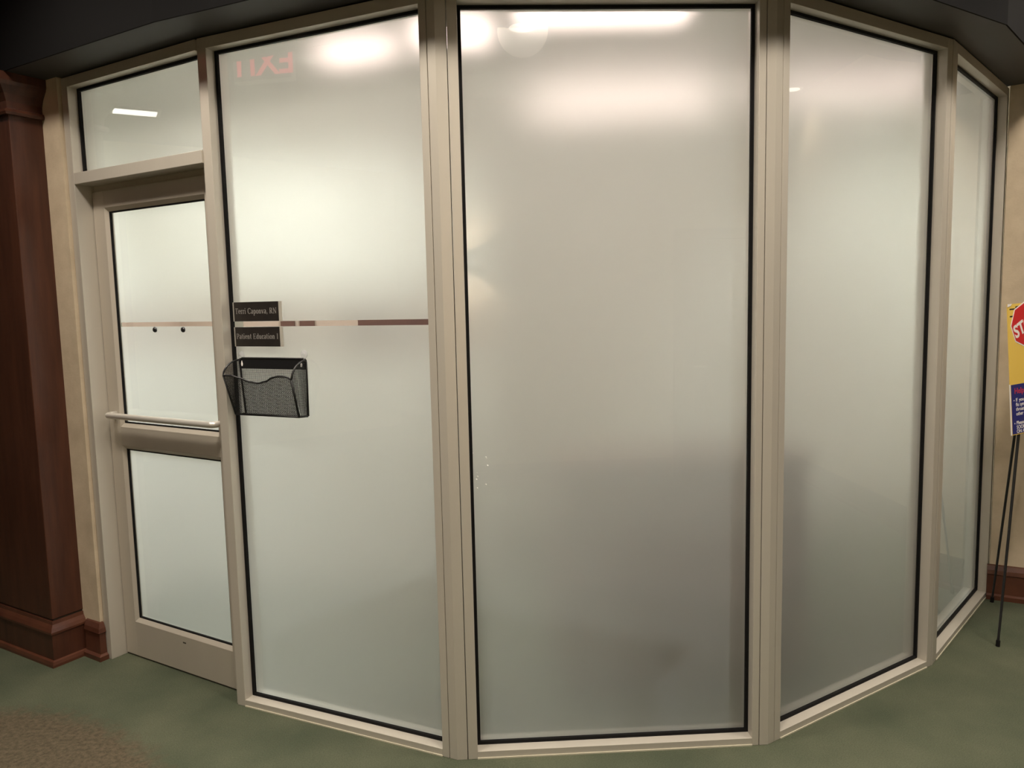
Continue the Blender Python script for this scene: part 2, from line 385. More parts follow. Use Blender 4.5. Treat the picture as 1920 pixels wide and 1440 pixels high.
# ------------------------------------------------------------------ door frame, transom, door
aD = ang(DF0, P0); LD = d_(DF0, P0)
tr = empty('window_5', (DF0.x, DF0.y, 0), aD); tag(tr, 'frosted transom pane over the office door with its frame', 'window', kind='structure')
box('jamb', 'alu', tr, -0.044, 0, 0, FD + 0.02, 0, H_TOP, bevel=0.0015)
box('jamb', 'alu', tr, LD - 0.012, LD - 0.001, 0.008, FD, 0, H_TOP)
box('header', 'alu', tr, 0, LD - 0.012, 0, FD, H_IN, H_TOP, bevel=0.001)
box('transom_bar', 'alu', tr, 0, LD - 0.012, 0, FD, 2.155, 2.203, bevel=0.0015)
box('door_stop', 'door_alu', tr, 0, LD - 0.012, 0.085, FD + 0.02, 2.128, 2.155)
gasket_ring(tr, 0, LD - 0.012, 2.203, H_IN, w=0.012)
box('pane', 'glass', tr, 0.002, LD - 0.014, 0.0542, 0.060, 2.205, H_IN - 0.002)
film_sheet('film', tr, 0.003, LD - 0.015, 2.206, H_IN - 0.003)

DY = 0.073; DT = 0.045
dr = empty('door_1', (DF0.x, DF0.y, 0), aD); tag(dr, 'aluminium framed frosted glass door with horizontal pull bar', 'door', kind='structure')
DW = LD - 0.018; ST = 0.085
box('stile', 'door_alu', dr, 0.004, ST, DY, DY + DT, 0.008, 2.128, bevel=0.0015)
box('stile', 'door_alu', dr, DW - ST, DW, DY, DY + DT, 0.008, 2.128, bevel=0.0015)
box('top_rail', 'door_alu', dr, ST, DW - ST, DY, DY + DT, 2.055, 2.128, bevel=0.0012)
box('mid_rail', 'door_alu', dr, ST, DW - ST, DY, DY + DT, 1.000, 1.085, bevel=0.0012)
box('bottom_rail', 'door_alu', dr, ST, DW - ST, DY, DY + DT, 0.008, 0.172, bevel=0.0012)
box('threshold_gap', 'seam', dr, 0.002, DW, DY + 0.004, DY + DT, 0.0005, 0.008)
def glazing(z0, z1, films):
    s, dd = 0.016, 0.013
    x0, x1 = ST, DW - ST
    # sloped glazing stops
    def stop(poly, ax, a, b): return MB().prism(poly, a, b, axis=ax).build('glazing_stop', 'door_alu', dr)
    stop([(DY, z0), (DY + dd, z0 + s), (DY + DT - 0.01, z0 + s), (DY + DT - 0.01, z0)], 'x', x0, x1)
    stop([(DY, z1), (DY + dd, z1 - s), (DY + DT - 0.01, z1 - s), (DY + DT - 0.01, z1)], 'x', x0, x1)
    stop([(x0, DY), (x0 + s * 0.8, DY + dd), (x0 + s * 0.8, DY + DT - 0.01), (x0, DY + DT - 0.01)], 'z', z0, z1)
    stop([(x1, DY), (x1 - s * 0.8, DY + dd), (x1 - s * 0.8, DY + DT - 0.01), (x1, DY + DT - 0.01)], 'z', z0, z1)
    gx0, gx1, gz0, gz1 = x0 + s * 0.8, x1 - s * 0.8, z0 + s, z1 - s
    gasket_ring(dr, gx0, gx1, gz0, gz1, w=0.006, y0=DY + dd + 0.001, y1=DY + dd + 0.010)
    box('pane', 'glass', dr, gx0, gx1, DY + dd + 0.0102, DY + dd + 0.016, gz0, gz1)
    for a, b in films(gz0, gz1): film_sheet('film', dr, gx0 + 0.001, gx1 - 0.001, a, b, y=DY + dd + 0.0168)
glazing(1.085, 2.055, lambda a, b: [(a + 0.001, 1.534), (1.553, b - 0.001)])
glazing(0.172, 1.000, lambda a, b: [(a + 0.001, b - 0.001)])
# pull bar: elbow at the hinge side, bar along the door
R_ = 0.0135; bz = 1.142; by = DY - 0.048
pts = [(0.060, DY + 0.002, bz), (0.060, by + 0.022, bz)]
for k in range(1, 6):
    a = PI / 2 * k / 5; pts.append((0.060 + 0.022 * (1 - math.cos(a)), by + 0.022 - 0.022 * math.sin(a), bz))
pts += [(DW - 0.082, by, bz)]
for k in range(1, 6):
    a = PI / 2 * k / 5; pts.append((DW - 0.082 + 0.022 * math.sin(a), by + 0.022 * (1 - math.cos(a)), bz))
pts += [(DW - 0.060, DY + 0.002, bz)]
pb = MB().tube(pts, R_, 14).build('pull_bar', 'bar', dr, smooth=True); pb['label'] = 'satin steel pull bar'
box('door_edge_plug', 'seam', dr, 0.425, 0.445, DY - 0.0008, DY + 0.001, 0.140, 0.146)
# two black bumpers on the door glass
for x in (0.351, 0.539):
    b = MB().lathe([(0.0115, 0), (0.0115, -0.004), (0.009, -0.0075), (0.005, -0.009)], seg=18, axis='y').build('bumper', 'black', None, smooth=False)
    p = DF0 + u_(DF0, P0) * x + n_in(DF0, P0) * (DY + 0.013 + 0.0101)
    b.location = (p.x, p.y, 1.5205); b.rotation_euler = (0, 0, aD)
    tag(b, ('left' if x < .4 else 'right') + ' small round black bumper on door glass below clear strip', 'bumper', 'black bumpers on the door glass')

# ------------------------------------------------------------------ name plates (serif lettering drawn as strokes)
TH, TN = 0.115, 0.04
def arc(cx, cy, rx, ry, a0, a1, n=14): return [(cx + rx * math.cos(math.radians(a0 + (a1 - a0) * i / n)), cy + ry * math.sin(math.radians(a0 + (a1 - a0) * i / n))) for i in range(n + 1)]
def stem(x, y0, y1, sb=True, st=0): 
    L = [('t', [(x, y0), (x, y1)])]
    if sb: L.append(('n', [(x - 0.11, y0 + 0.015), (x + 0.11, y0 + 0.015)]))
    if st == 2: L.append(('n', [(x - 0.11, y1 - 0.015), (x + 0.11, y1 - 0.015)]))
    if st == 1: L.append(('n', [(x - 0.12, y1 - 0.05), (x, y1 - 0.01)]))
    return L
XH = 0.46
GL = {
 'T': (0.62, stem(0.31, 0, .68) + [('n', [(0.03, .665), (0.59, .665)]), ('n', [(0.04, .68), (0.04, .52)]), ('n', [(0.58, .68), (0.58, .52)])]),
 'e': (0.44, [('a', [(0.07, .25), (0.37, .25)] + arc(.22, .25, .15, .21, 0, 310))]),
 'r': (0.36, stem(0.12, 0, XH, True, 1) + [('a', arc(.25, .33, .12, .13, 170, 60)), ('t', [(.315, .40), (.315, .46)])]),
 'i': (0.28, stem(0.13, 0, XH, True, 1) + [('t', [(0.13, .59), (0.13, .70)])]),
 'C': (0.66, [('a', arc(.36, .34, .28, .34, 42, 318, 22)), ('n', [(.58, .68), (.58, .50)])]),
 'a': (0.44, [('a', arc(.19, .33, .13, .13, 150, 20) + [(.32, .30), (.32, .05), (.40, .02)]), ('a', [(.31, .26)] + arc(.18, .13, .12, .12, 80, 290) + [(.31, .08)])]),
 'p': (0.50, [('t', [(0.12, -.22), (0.12, XH)]), ('n', [(.01, -.205), (.23, -.205)]), ('n', [(0, .41), (.12, .45)]), ('a', arc(.26, .23, .16, .22, 150, -150, 20))]),
 'o': (0.48, [('a', arc(.24, .23, .17, .22, 90, 450, 22))]),
 'n': (0.52, stem(0.12, 0, XH, True, 1) + [('a', arc(.26, .32, .13, .13, 160, 0) + [(.39, .30), (.39, 0)]), ('n', [(.29, .015), (.49, .015)])]),
 'v': (0.48, [('t', [(0.08, XH), (0.24, 0.0)]), ('n', [(0.40, XH), (0.25, 0.0)]), ('n', [(0, .45), (.17, .45)]), ('n', [(.31, .45), (.47, .45)])]),
 ',': (0.24, [('t', [(0.12, .09), (0.12, 0)]), ('n', [(0.14, 0.02), (0.07, -.12)])]),
 'R': (0.66, stem(0.14, 0, .68, True, 2) + [('a', [(.14, .665), (.30, .665)] + arc(.32, .50, .15, .165, 90, -90) + [(.14, .335)]), ('t', [(.30, .34), (.54, .0)]), ('n', [(.48, .015), (.65, .015)])]),
 'N': (0.70, [('n', [(.12, 0), (.12, .67)]), ('n', [(.58, 0), (.58, .68)]), ('t', [(.10, .67), (.57, .02)]), ('n', [(.02, .015), (.23, .015)]), ('n', [(.47, .665), (.69, .665)]), ('n', [(.02, .665), (.14, .665)])]),
 'P': (0.58, stem(0.14, 0, .68, True, 2) + [('a', [(.14, .665), (.30, .665)] + arc(.31, .48, .17, .185, 90, -90) + [(.14, .295)])]),
 't': (0.32, [('t', [(.14, .62), (.14, .08)]), ('a', [(.14, .08), (.19, .02), (.28, .04)]), ('n', [(.03, .44), (.28, .44)])]),
 'E': (0.62, stem(0.14, 0, .68, True, 2) + [('n', [(.14, .665), (.53, .665)]), ('n', [(.14, .35), (.42, .35)]), ('n', [(.14, .015), (.55, .015)]), ('n', [(.53, .68), (.53, .54)]), ('n', [(.55, 0), (.55, .16)]), ('n', [(.42, .43), (.42, .27)])]),
 'd': (0.50, [('t', [(.37, 0), (.37, .70)]), ('n', [(.27, .68), (.37, .69)]), ('n', [(.37, .02), (.48, .02)]), ('a', arc(.23, .23, .16, .22, 30, 330, 20))]),
 'u': (0.52, [('t', [(.12, XH), (.12, .14)]), ('a', [(.12, .14)] + arc(.24, .14, .12, .12, 180, 340)), ('t', [(.39, 0), (.39, XH)]), ('n', [(0, .445), (.12, .445)]), ('n', [(.29, .445), (.39, .445)]), ('n', [(.39, .015), (.50, .015)])]),
 'c': (0.42, [('a', arc(.22, .23, .15, .22, 45, 315)), ('t', [(.33, .33), (.33, .41)])]),
 'I': (0.34, stem(0.17, 0, .68, True, 2)),
 ' ': (0.27, []),
}
def serif_line(txt, width, cap, m, parent, x0, y, zb):
    adv = 0; strokes = []
    for ch in txt:
        w, gl = GL[ch]
        for k, pl in gl: strokes.append((k, [(adv + a, b) for a, b in pl]))
        adv += w + 0.035
    sz = cap / 0.68; sx = width / adv
    mb = MB()
    for k, pl in strokes:
        pl = [Vector((a * sx, 0, b * sz)) for a, b in pl]
        n = len(pl)
        L, Rr = [], []
        for i, p in enumerate(pl):
            t = (pl[min(i + 1, n - 1)] - pl[max(i - 1, 0)]).normalized()
            w = {'t': TH * sx, 'n': TN * sz}.get(k, (TN + (TH - TN) * abs(t.z)) * sx) / 2
            nr = Vector((-t.z, 0, t.x)) * w; L.append(p + nr); Rr.append(p - nr)
        o = Vector((x0, y, zb)); dY = Vector((0, -0.0008, 0))
        for i in range(n - 1):
            mb.quad(o + L[i] + dY, o + Rr[i] + dY, o + Rr[i + 1] + dY, o + L[i + 1] + dY)
    return mb.build('lettering', m, parent)
def on_B(u, dep): p = P0 + u_(P0, R1) * u + n_in(P0, R1) * dep; return p
aB = ang(P0, R1)
for nm, z0, z1, txt, capz, lab, x0, wd in (('name_plate', 1.553, 1.627, 'Terri Caponva, RN', 0.021, 'upper black name plate, engraved with a name and RN', 0.006, 0.205),
                           ('name_plate', 1.456, 1.531, 'Patient Education I', 0.020, 'lower black plate engraved Patient Education', 0.006, 0.207)):
    c = on_B(0.058, 0.0540)
    t = empty(nm, (c.x, c.y, z0), aB); tag(t, lab, 'sign', 'black plates beside the door')
    hh = z1 - z0
    pl_ = box('plate', 'plate', t, 0, 0.219, -0.0062, -0.0018, 0, hh, bevel=0.0006)
    box('holder', 'acrylic', t, -0.006, 0.231, -0.0018, 0, 0.0, hh)
    box('holder_edge', 'acrylic', t, 0.2195, 0.231, -0.0058, -0.0018, 0, hh)
    box('holder_edge', 'acrylic', t, -0.006, -0.0005, -0.0058, -0.0018, 0, hh)
    serif_line(txt, wd, capz, 'letter', pl_, x0, -0.0062, hh / 2 - 0.008)

# ------------------------------------------------------------------ black mesh file pocket
c = on_B(0, 0)
fp = empty('file_pocket', (c.x, c.y, 0), aB); tag(fp, 'black wire mesh file pocket hanging on glass beneath the name plates', 'file holder')
YB = 0.048                      # back plane
BL, BR_, ZB, ZT = 0.072, 0.395, 1.195, 1.411
FT, FB = -0.030, 0.016          # front depth at rim / bottom
def yf(z): return FB + (FT - FB) * (z - ZB) / (1.350 - ZB)
def rim_z(x):                   # wavy front rim
    s = (x - 0.060) / (0.384 - 0.060)
    k = [(0, 1.350), (.12, 1.350), (.25, 1.340), (.38, 1.327), (.50, 1.322), (.62, 1.330), (.74, 1.346), (.82, 1.351), (.94, 1.350), (1, 1.338)]
    for (a, za), (b, zb) in zip(k, k[1:]):
        if a <= s <= b:
            f = (s - a) / (b - a); f = f * f * (3 - 2 * f); return za + (zb - za) * f
    return 1.350
wr = 0.0038
# back: solid top band, side strips, bottom rod
box('back_band', 'black', fp, BL, BR_, YB - 0.0015, YB + 0.0005, 1.371, ZT, bevel=0.0005)
MB().tube([(BL + 0.016, YB, ZB), (BL + 0.004, YB, 1.33), (BL, YB, ZT - 0.012), (BL + 0.012, YB, ZT), (BR_ - 0.012, YB, ZT), (BR_, YB, ZT - 0.012), (BR_, YB, 1.33), (BR_ - 0.002, YB, ZB)], wr, 8).build('back_frame', 'black', fp, smooth=True)
MB().tube([(BL + 0.016, YB - 0.002, ZB), (0.066, FB, ZB), (0.376, FB, ZB), (BR_ - 0.002, YB - 0.002, ZB)], wr, 8).build('bottom_frame', 'black', fp, smooth=True)
def qarc(xa, xb, za, zb, yb, n=7): return [(xa + (xb - xa) * i / n, YB + (yb - YB) * math.sin(PI / 2 * i / n), zb + (za - zb) * math.cos(PI / 2 * i / n)) for i in range(n + 1)]
rim = qarc(BL, 0.0600, ZT - 0.006, 1.350, FT)[:-1]
rim += [(0.060 + (0.384 - 0.060) * i / 24, yf(rim_z(0.060 + (0.384 - 0.060) * i / 24)), rim_z(0.060 + (0.384 - 0.060) * i / 24)) for i in range(25)]
MB().tube(rim, wr, 8).build('front_rim', 'black', fp, smooth=True)
MB().tube([(0.0600, yf(1.350), 1.350), (0.066, FB, ZB)], wr, 8).build('front_upright', 'black', fp, smooth=True)
MB().tube([(0.384, yf(1.338), 1.338), (0.376, FB, ZB)], wr * 1.2, 8).build('front_upright', 'black', fp, smooth=True)
MB().tube(qarc(BR_, 0.384, ZT - 0.006, 1.338, yf(1.338)), wr, 8).build('side_rim', 'black', fp, smooth=True)
def mesh_panel(poly, to3, pitch=0.0048, w=0.00115, diag=False):
    """poly in 2D; woven wires clipped to the polygon"""
    mb = MB(); n = len(poly)
    dirs = [(math.cos(a), math.sin(a)) for a in ((math.radians(35), math.radians(145)) if diag else (0, PI / 2))]
    for dx, dy in dirs:
        nx, ny = -dy, dx
        ks = [p[0] * nx + p[1] * ny for p in poly]; k = min(ks) + pitch / 2
        while k < max(ks):
            hit = []
            for i in range(n):
                p, q = poly[i], poly[(i + 1) % n]; a, b = p[0] * nx + p[1] * ny - k, q[0] * nx + q[1] * ny - k
                if (a < 0) != (b < 0):
                    f = a / (a - b); hit.append((p[0] + (q[0] - p[0]) * f) * dx + (p[1] + (q[1] - p[1]) * f) * dy)
            hit.sort()
            for a, b in zip(hit[::2], hit[1::2]):
                c1 = [(a * dx + (k + s) * nx, a * dy + (k + s) * ny) for s in (-w / 2, w / 2)]; c2 = [(b * dx + (k + s) * nx, b * dy + (k + s) * ny) for s in (w / 2, -w / 2)]
                for e_ in (0.0,):
                    lo = [to3(*p, 0.0004) for p in c1 + c2]; hi = [to3(*p, -0.0004) for p in c1 + c2]
                    mb.quad(*hi); mb.quad(*lo[::-1])
                    for i in range(4): mb.quad(lo[i], lo[(i + 1) % 4], hi[(i + 1) % 4], hi[i])
            k += pitch
    o = mb.build('mesh_panel', 'black', fp); o['kind'] = 'stuff'; return o
top = [(0.060 + (0.384 - 0.060) * i / 24, rim_z(0.060 + (0.384 - 0.060) * i / 24)) for i in range(25)]
mesh_panel([(0.066, ZB), (0.376, ZB)] + top[::-1], lambda x, z, e: (x, yf(z) + e, z), diag=True)
mesh_panel([(BL + 0.014, ZB), (BR_, ZB), (BR_, 1.371), (BL, 1.371)], lambda x, z, e: (x, YB + e, z))
sideL = [(YB, ZB), (FB, ZB)] + [(p[1], p[2]) for p in qarc(BL, 0.06, ZT - 0.006, 1.350, FT)][::-1]
mesh_panel(sideL, lambda y, z, e: (0.068 + e, y, z))
sideR = [(YB, ZB), (FB, ZB)] + [(p[1], p[2]) for p in qarc(BR_, 0.384, ZT - 0.006, 1.338, yf(1.338))][::-1]
mesh_panel(sideR, lambda y, z, e: (BR_ - 0.002 - (YB - y) * 0.14 + e, y, z))
mesh_panel([(0.070, FB), (0.376, FB), (BR_ - 0.004, YB), (BL + 0.016, YB)], lambda x, y, e: (x, y, ZB + e))
for x in (0.084, 0.373):       # keyholes in the band
    MB().prism([(x - .0025, 1.380), (x + .0025, 1.380), (x + .0045, 1.388), (x + .002, 1.396), (x, 1.402), (x - .002, 1.396), (x - .0045, 1.388)], YB - 0.0022, YB - 0.0014, axis='y').build('keyhole', 'white', fp)
for i, (x, z) in enumerate(((0.077, 1.422), (0.383, 1.428))):
    p = on_B(x, 0.0540)
    cu = MB().lathe([(0.016, 0), (0.0165, -0.0012), (0.010, -0.0032), (0.0045, -0.0040), (0.0045, -0.006)], seg=20, axis='y').build('suction_cup', 'cup', None, smooth=True, loc=(p.x, p.y, z), rotz=aB)
    tag(cu, 'clear suction cup on glass above the %s corner of file pocket' % ('left', 'right')[i], 'suction cup', 'suction cups holding the file pocket')

# ------------------------------------------------------------------ easel and poster
F1, F2, F3, AP = Vector((2.180, 3.361, 0.008)), Vector((2.722, 3.614, 0.008)), Vector((2.468, 3.868, 0.008)), Vector((2.43, 3.575, 1.70))
base = Vector((2.45, 3.55, 0))
ea = empty('easel', base); tag(ea, 'thin black metal tripod easel carrying the yellow poster', 'easel')
def leg(a, b):
    a, b = a - base, b - base
    l = MB().tube([a, a + (b - a) * 0.02, a + (b - a) * 0.55, b], [0.0065, 0.0055, 0.0065, 0.0075], 10).build('leg', 'black', ea, smooth=True)
    MB().tube([a + Vector((0, 0, -0.008)), a + (b - a).normalized() * 0.02], 0.0088, 10).build('rubber_foot', 'rubber', l)
uP = Vector((0.906, 0.423, 0))
leg(F1, AP - uP * 0.03); leg(F2, AP + uP * 0.03); leg(F3, AP + Vector((0, 0.01, 0)))
lean = math.atan2(0.088, 1.70)
MB().lathe([(0.018, -0.02), (0.022, 0.0), (0.018, 0.02)], c=tuple(AP - base), seg=14).build('apex_joint', 'black', ea)
def on_leg(z, s=0.0):
    t = z / 1.70; a = F1 + (AP - F1) * t; b = F2 + (AP - F2) * t; return (a + b) / 2
lo_c = on_leg(0.955)
nf = Vector((0.423, -0.906, 0))                       # towards viewer
for s in (-0.11, 0.11):
    p = lo_c + uP * s - base
    MB().tube([p - nf * 0.01, p + nf * 0.045, p + nf * 0.045 + Vector((0, 0, 0.012))], 0.0045, 8).build('ledge_peg', 'black', ea)
p1 = lo_c - uP * 0.13 - base; p2 = lo_c + uP * 0.13 - base
MB().tube([p1, p2], 0.005, 8).build('cross_bar', 'black', ea)
PWD, PHT = 0.45, 0.588
po = empty('poster_board', lo_c + nf * 0.018 - uP * 0.006 + Vector((0, 0, 0.010))); po.rotation_euler = (-lean * 0.98, -0.046, math.atan2(uP.y, uP.x))
tag(po, 'yellow and navy health notice board with a tilted red stop sign', 'poster')
bd = box('board', 'yellow', po, -PWD / 2, PWD / 2, -0.005, 0, 0, PHT)
box('board_edge', 'white', po, -PWD / 2 - 0.002, -PWD / 2, -0.0052, 0, 0, 0.230)
box('notice_panel', 'blue', po, -PWD / 2 + 0.003, PWD / 2 - 0.003, -0.0056, -0.005, 0.004, 0.228)
x0 = -PWD / 2
oc = Vector((x0 + 0.014 + 0.103, 0, PHT - 0.097)); ro = 0.103; tl = math.radians(22)
def octo(r): return [(oc.x + r * math.cos(PI / 4 * k + PI), oc.z + r * math.sin(PI / 4 * k + PI)) for k in range(8)]
MB().prism(octo(ro), -0.0057, -0.0050, axis='y').build('sign_border', 'white', po)
st = MB().prism(octo(ro - 0.006), -0.0062, -0.0057, axis='y').build('stop_sign', 'red', po)
text_mesh('lettering', 'STOP', 0.080, 'white', st, (oc.x, -0.0064, oc.z), rot=(PI / 2, -tl, 0), bold=0.0026, align='CENTER', extrude=0.0003, sx=0.90)
lt = st.children[0]
lt.location = (oc.x + 0.028 * math.sin(tl), -0.0064, oc.z - 0.028 * math.cos(tl))
box('ink_line', 'ink', po, x0 + 0.012, x0 + 0.056, -0.0054, -0.0050, PHT - 0.026, PHT - 0.020); box('ink_line', 'ink', po, x0 + 0.012, x0 + 0.036, -0.0054, -0.0050, PHT - 0.058, PHT - 0.052)
MB().prism([(x0 + 0.048, PHT - 0.028), (x0 + 0.054, PHT - 0.012), (x0 + 0.088, PHT - 0.009), (x0 + 0.10, PHT - 0.016), (x0 + 0.07, PHT - 0.028)], -0.0054, -0.0050, axis='y').build('ink_drawing', 'ink', po)
MB().prism([(x0 - 0.004, PHT - 0.012), (x0 - 0.002, PHT + 0.001), (x0 + 0.028, PHT + 0.001), (x0 + 0.018, PHT - 0.008)], -0.0068, -0.0052, axis='y').build('tape_corner', 'white', po)
def ptext(s, x, z, size, m='white', bold=0.0006): return text_mesh('lettering', s, size, m, po, (x0 + x, -0.0058, z), extrude=0.0002, bold=bold)
ptext('Help', 0.024, 0.186, 0.036, 'redtxt')
for s, z in (('If  you', 0.150), ('flu sym', 0.129), ('throat', 0.108), ('other', 0.087), ('Please', 0.046), ('SOON', 0.026), ('ON A', 0.007)): ptext(s, 0.032, z, 0.0225, bold=0.0002)
for z in (0.154, 0.050): MB().lathe([(0.0028, 0), (0.0028, -0.0006)], c=(x0 + 0.020, -0.0056, z + 0.002), seg=10, axis='y').build('bullet', 'white', po)

# ------------------------------------------------------------------ wooden door on the lobby wall opposite the glass
d2 = empty('door_2', (2.40, -1.48, 0), PI); tag(d2, 'dark wooden door on the wall opposite, faintly mirrored in the middle pane', 'door', kind='structure')
box('leaf', 'wood', d2, -0.46, 0.46, -0.035, -0.002, 0.008, 2.12, bevel=0.002)
for a, b in ((0.20, 0.95), (1.10, 1.98)):
    for x in (-0.22, 0.22): box('raised_panel', 'wood_h', d2, x - 0.15, x + 0.15, -0.045, -0.035, a, b, bevel=0.006)
box('casing', 'wood_h', d2, -0.56, -0.465, -0.05, -0.002, 0, 2.22, bevel=0.004); box('casing', 'wood_h', d2, 0.465, 0.56, -0.05, -0.002, 0, 2.22, bevel=0.004)
box('casing', 'wood_h', d2, -0.465, 0.465, -0.05, -0.002, 2.125, 2.22, bevel=0.004)
MB().tube([(0.39, -0.035, 1.0), (0.39, -0.085, 1.0), (0.28, -0.085, 1.0)], 0.010, 10).build('handle', 'nickel', d2, smooth=True)

# ------------------------------------------------------------------ lobby lights (ceiling, sconce, exit sign)
M['lens'] = emit('downlight_lens', WARM, 6.0)
M['panel_glow'] = emit('panel_glow', (1.0, 0.96, 0.88), LINEAR)
def downlight(x, y, z, power, label, group, size=75, blend=0.6, aim=None, col=WARM, rad=0.06):
    t = empty('downlight', (x, y, z)); tag(t, label, 'ceiling light', group)
    MB().lathe([(rad + 0.002, -0.004), (rad + 0.022, -0.006), (rad + 0.026, 0.0), (rad + 0.002, 0.0)], seg=24).build('trim_ring', 'fixture', t, smooth=False)
    MB().lathe([(rad, -0.001), (rad, -0.005)], seg=24).build('lens', 'lens', t)
    ld = bpy.data.lights.new('lamp', 'SPOT'); ld.energy = power; ld.color = col; ld.spot_size = math.radians(size); ld.spot_blend = blend; ld.shadow_soft_size = 0.16
    lo = bpy.data.objects.new('lamp', ld); COL.objects.link(lo); lo.parent = t; lo.location = (0, 0, -0.02)
    if aim:
        d = Vector(aim) - Vector((x, y, z)); lo.rotation_euler = d.to_track_quat('-Z', 'Y').to_euler()
    return t
GD = 'downlights in the dark ceiling near the glass bay'
for i, (x, y) in enumerate(((-1.90, 2.53), (-0.99, 2.08), (0.37, 1.83), (1.76, 2.25), (2.60, 3.12))):
    downlight(x, y, ZC, DOWN_W * (0.75 if i == 0 else 0.6 if i == 4 else 1), ('first', 'second', 'third', 'fourth', 'fifth')[i] + ' downlight from the left in the dark ceiling before the glass', GD, size=140, blend=0.9)
downlight(5.10, 2.36, ZC - 0.002, WASH_W, 'lone downlight at the far right of the lobby, mirrored in the right pane', 'far right downlight', size=120, blend=0.8)
for i, (x, y) in enumerate(((-2.3, 0.2), (0.34, 0.25), (2.9, 0.3))):  # outer two added as frontal fill; middle one is mirrored in the glass
    downlight(x, y, ZC, DOWN_W * 1.05, ('left', 'middle', 'right')[i] + ' of three downlights in the lobby ceiling above the photographer', 'downlights above the photographer', size=150, blend=0.9, rad=0.085)
lp = empty('ceiling_panel_light', (-5.45, 3.03, ZC)); tag(lp, 'slim ceiling panel light far left, mirrored in the transom', 'ceiling light')
box('housing', 'fixture', lp, -0.12, 0.12, -0.20, 0.20, -0.02, 0); box('diffuser', 'panel_glow', lp, -0.09, 0.09, -0.17, 0.17, -0.023, -0.0205)

# wall sconce (up/down light) on the back wall, mirrored in the middle pane
sc = empty('wall_sconce', (0.02, -1.48, 1.965)); sc.rotation_euler = (0, 0, PI); tag(sc, 'pale up-and-down wall sconce mirrored in the middle pane', 'wall lamp')
box('back_plate', 'nickel', sc, -0.05, 0.05, -0.012, 0, -0.05, 0.05)
MB().prism([(0.075 * math.cos(PI * k / 12 + PI), 0.09 * math.sin(PI * k / 12 + PI) - 0.01) for k in range(13)], -0.07, 0.07).build('shade', 'nickel', sc)
for s in (-1, 1):
    ld = bpy.data.lights.new('lamp', 'SPOT'); ld.energy = 150; ld.color = WARM; ld.spot_size = math.radians(135); ld.spot_blend = 0.5; ld.shadow_soft_size = 0.03
    lo = bpy.data.objects.new('lamp', ld); COL.objects.link(lo); lo.parent = sc; lo.location = (0, -0.035, 0.076 * s); lo.rotation_euler = (PI if s > 0 else 0, 0, 0)

# exit sign hung left of the door, mirrored in the name-plate pane
M['exit_red'] = emit('exit_letters', (1.0, 0.03, 0.10), 3.2)
ce_ = Vector((-2.64, 2.15, 3.06)); e_t = Vector((-0.24, 0.18)).normalized()   # reading direction
ex = empty('exit_sign', ce_, math.atan2(e_t.y, e_t.x)); tag(ex, 'red lit exit sign hung from ceiling, mirrored in the name-plate pane', 'exit sign')
box('housing', 'fixture', ex, -0.19, 0.19, 0.004, 0.05, -0.11, 0.10)
box('face', 'ceil', ex, -0.185, 0.185, 0.0, 0.004, -0.10, 0.095)
box('stem', 'fixture', ex, -0.012, 0.012, 0.015, 0.035, 0.10, ZC - 3.06)
text_mesh('lettering', 'EXIT', 0.205, 'exit_red', ex, (0, -0.002, -0.072), align='CENTER', extrude=0.001, bold=0.004)

# ------------------------------------------------------------------ office behind the frosted glass
ZO = 2.74
def office_wall(name, poly, label, m='office'):
    o = MB().prism([(p[0], p[1]) for p in poly], 0, ZO).build(name, m); return tag(o, label, 'wall', kind='structure')
office_wall('wall_office_back', [(-2.2, 5.9), (3.66, 5.9), (3.66, 6.0), (-2.2, 6.0)], 'cream office wall seen dimly through the frosted glass')
wp = office_wall('wall_added_partition', [(-1.97, 4.62), (-0.15, 4.62), (-0.15, 4.70), (-1.97, 4.70)], 'white office partition added to brighten the film, with a tan border band, glimpsed through the clear strip')  # white wall added to bounce cool light into the frosted film
box('wall_border', 'tan', wp, -1.97, -0.15, 4.616, 4.621, 1.36, 1.64)
office_wall('wall_office_right', [(3.5, 3.6), (3.6, 3.6), (3.6, 5.9), (3.5, 5.9)], 'cream office side wall behind the angled right pane')
office_wall('wall_office_left', [(-2.05, 3.62), (-1.97, 3.62), (-1.97, 5.9), (-2.05, 5.9)], 'cream office side wall behind the door')
box('wall_border', 'tan', [o for o in COL.objects if o.name == 'wall_office_left'][0], -1.971, -1.966, 3.62, 4.615, 1.36, 1.64)
q = [DF0 + n_in(DF0, P0) * 0.13 - uL * 0.3, DF0 + n_in(DF0, P0) * 0.13, P0 + Vector((0.02, 0.13)), R1 + Vector((0.03, 0.125)), R2 + Vector((-0.03, 0.13)), R3 + Vector((-0.08, 0.11)), R4 + Vector((-0.09, 0.08)), Vector((2.62, 3.98)), Vector((3.6, 3.45)), Vector((3.66, 6.0)), Vector((-2.2, 6.0))]
oc_ = MB().prism([(v.x, v.y) for v in q], ZO, ZO + 0.04).build('ceiling_office', 'officeceil'); tag(oc_, 'white office ceiling glimpsed as glow at the top of the glass', 'ceiling', kind='structure')
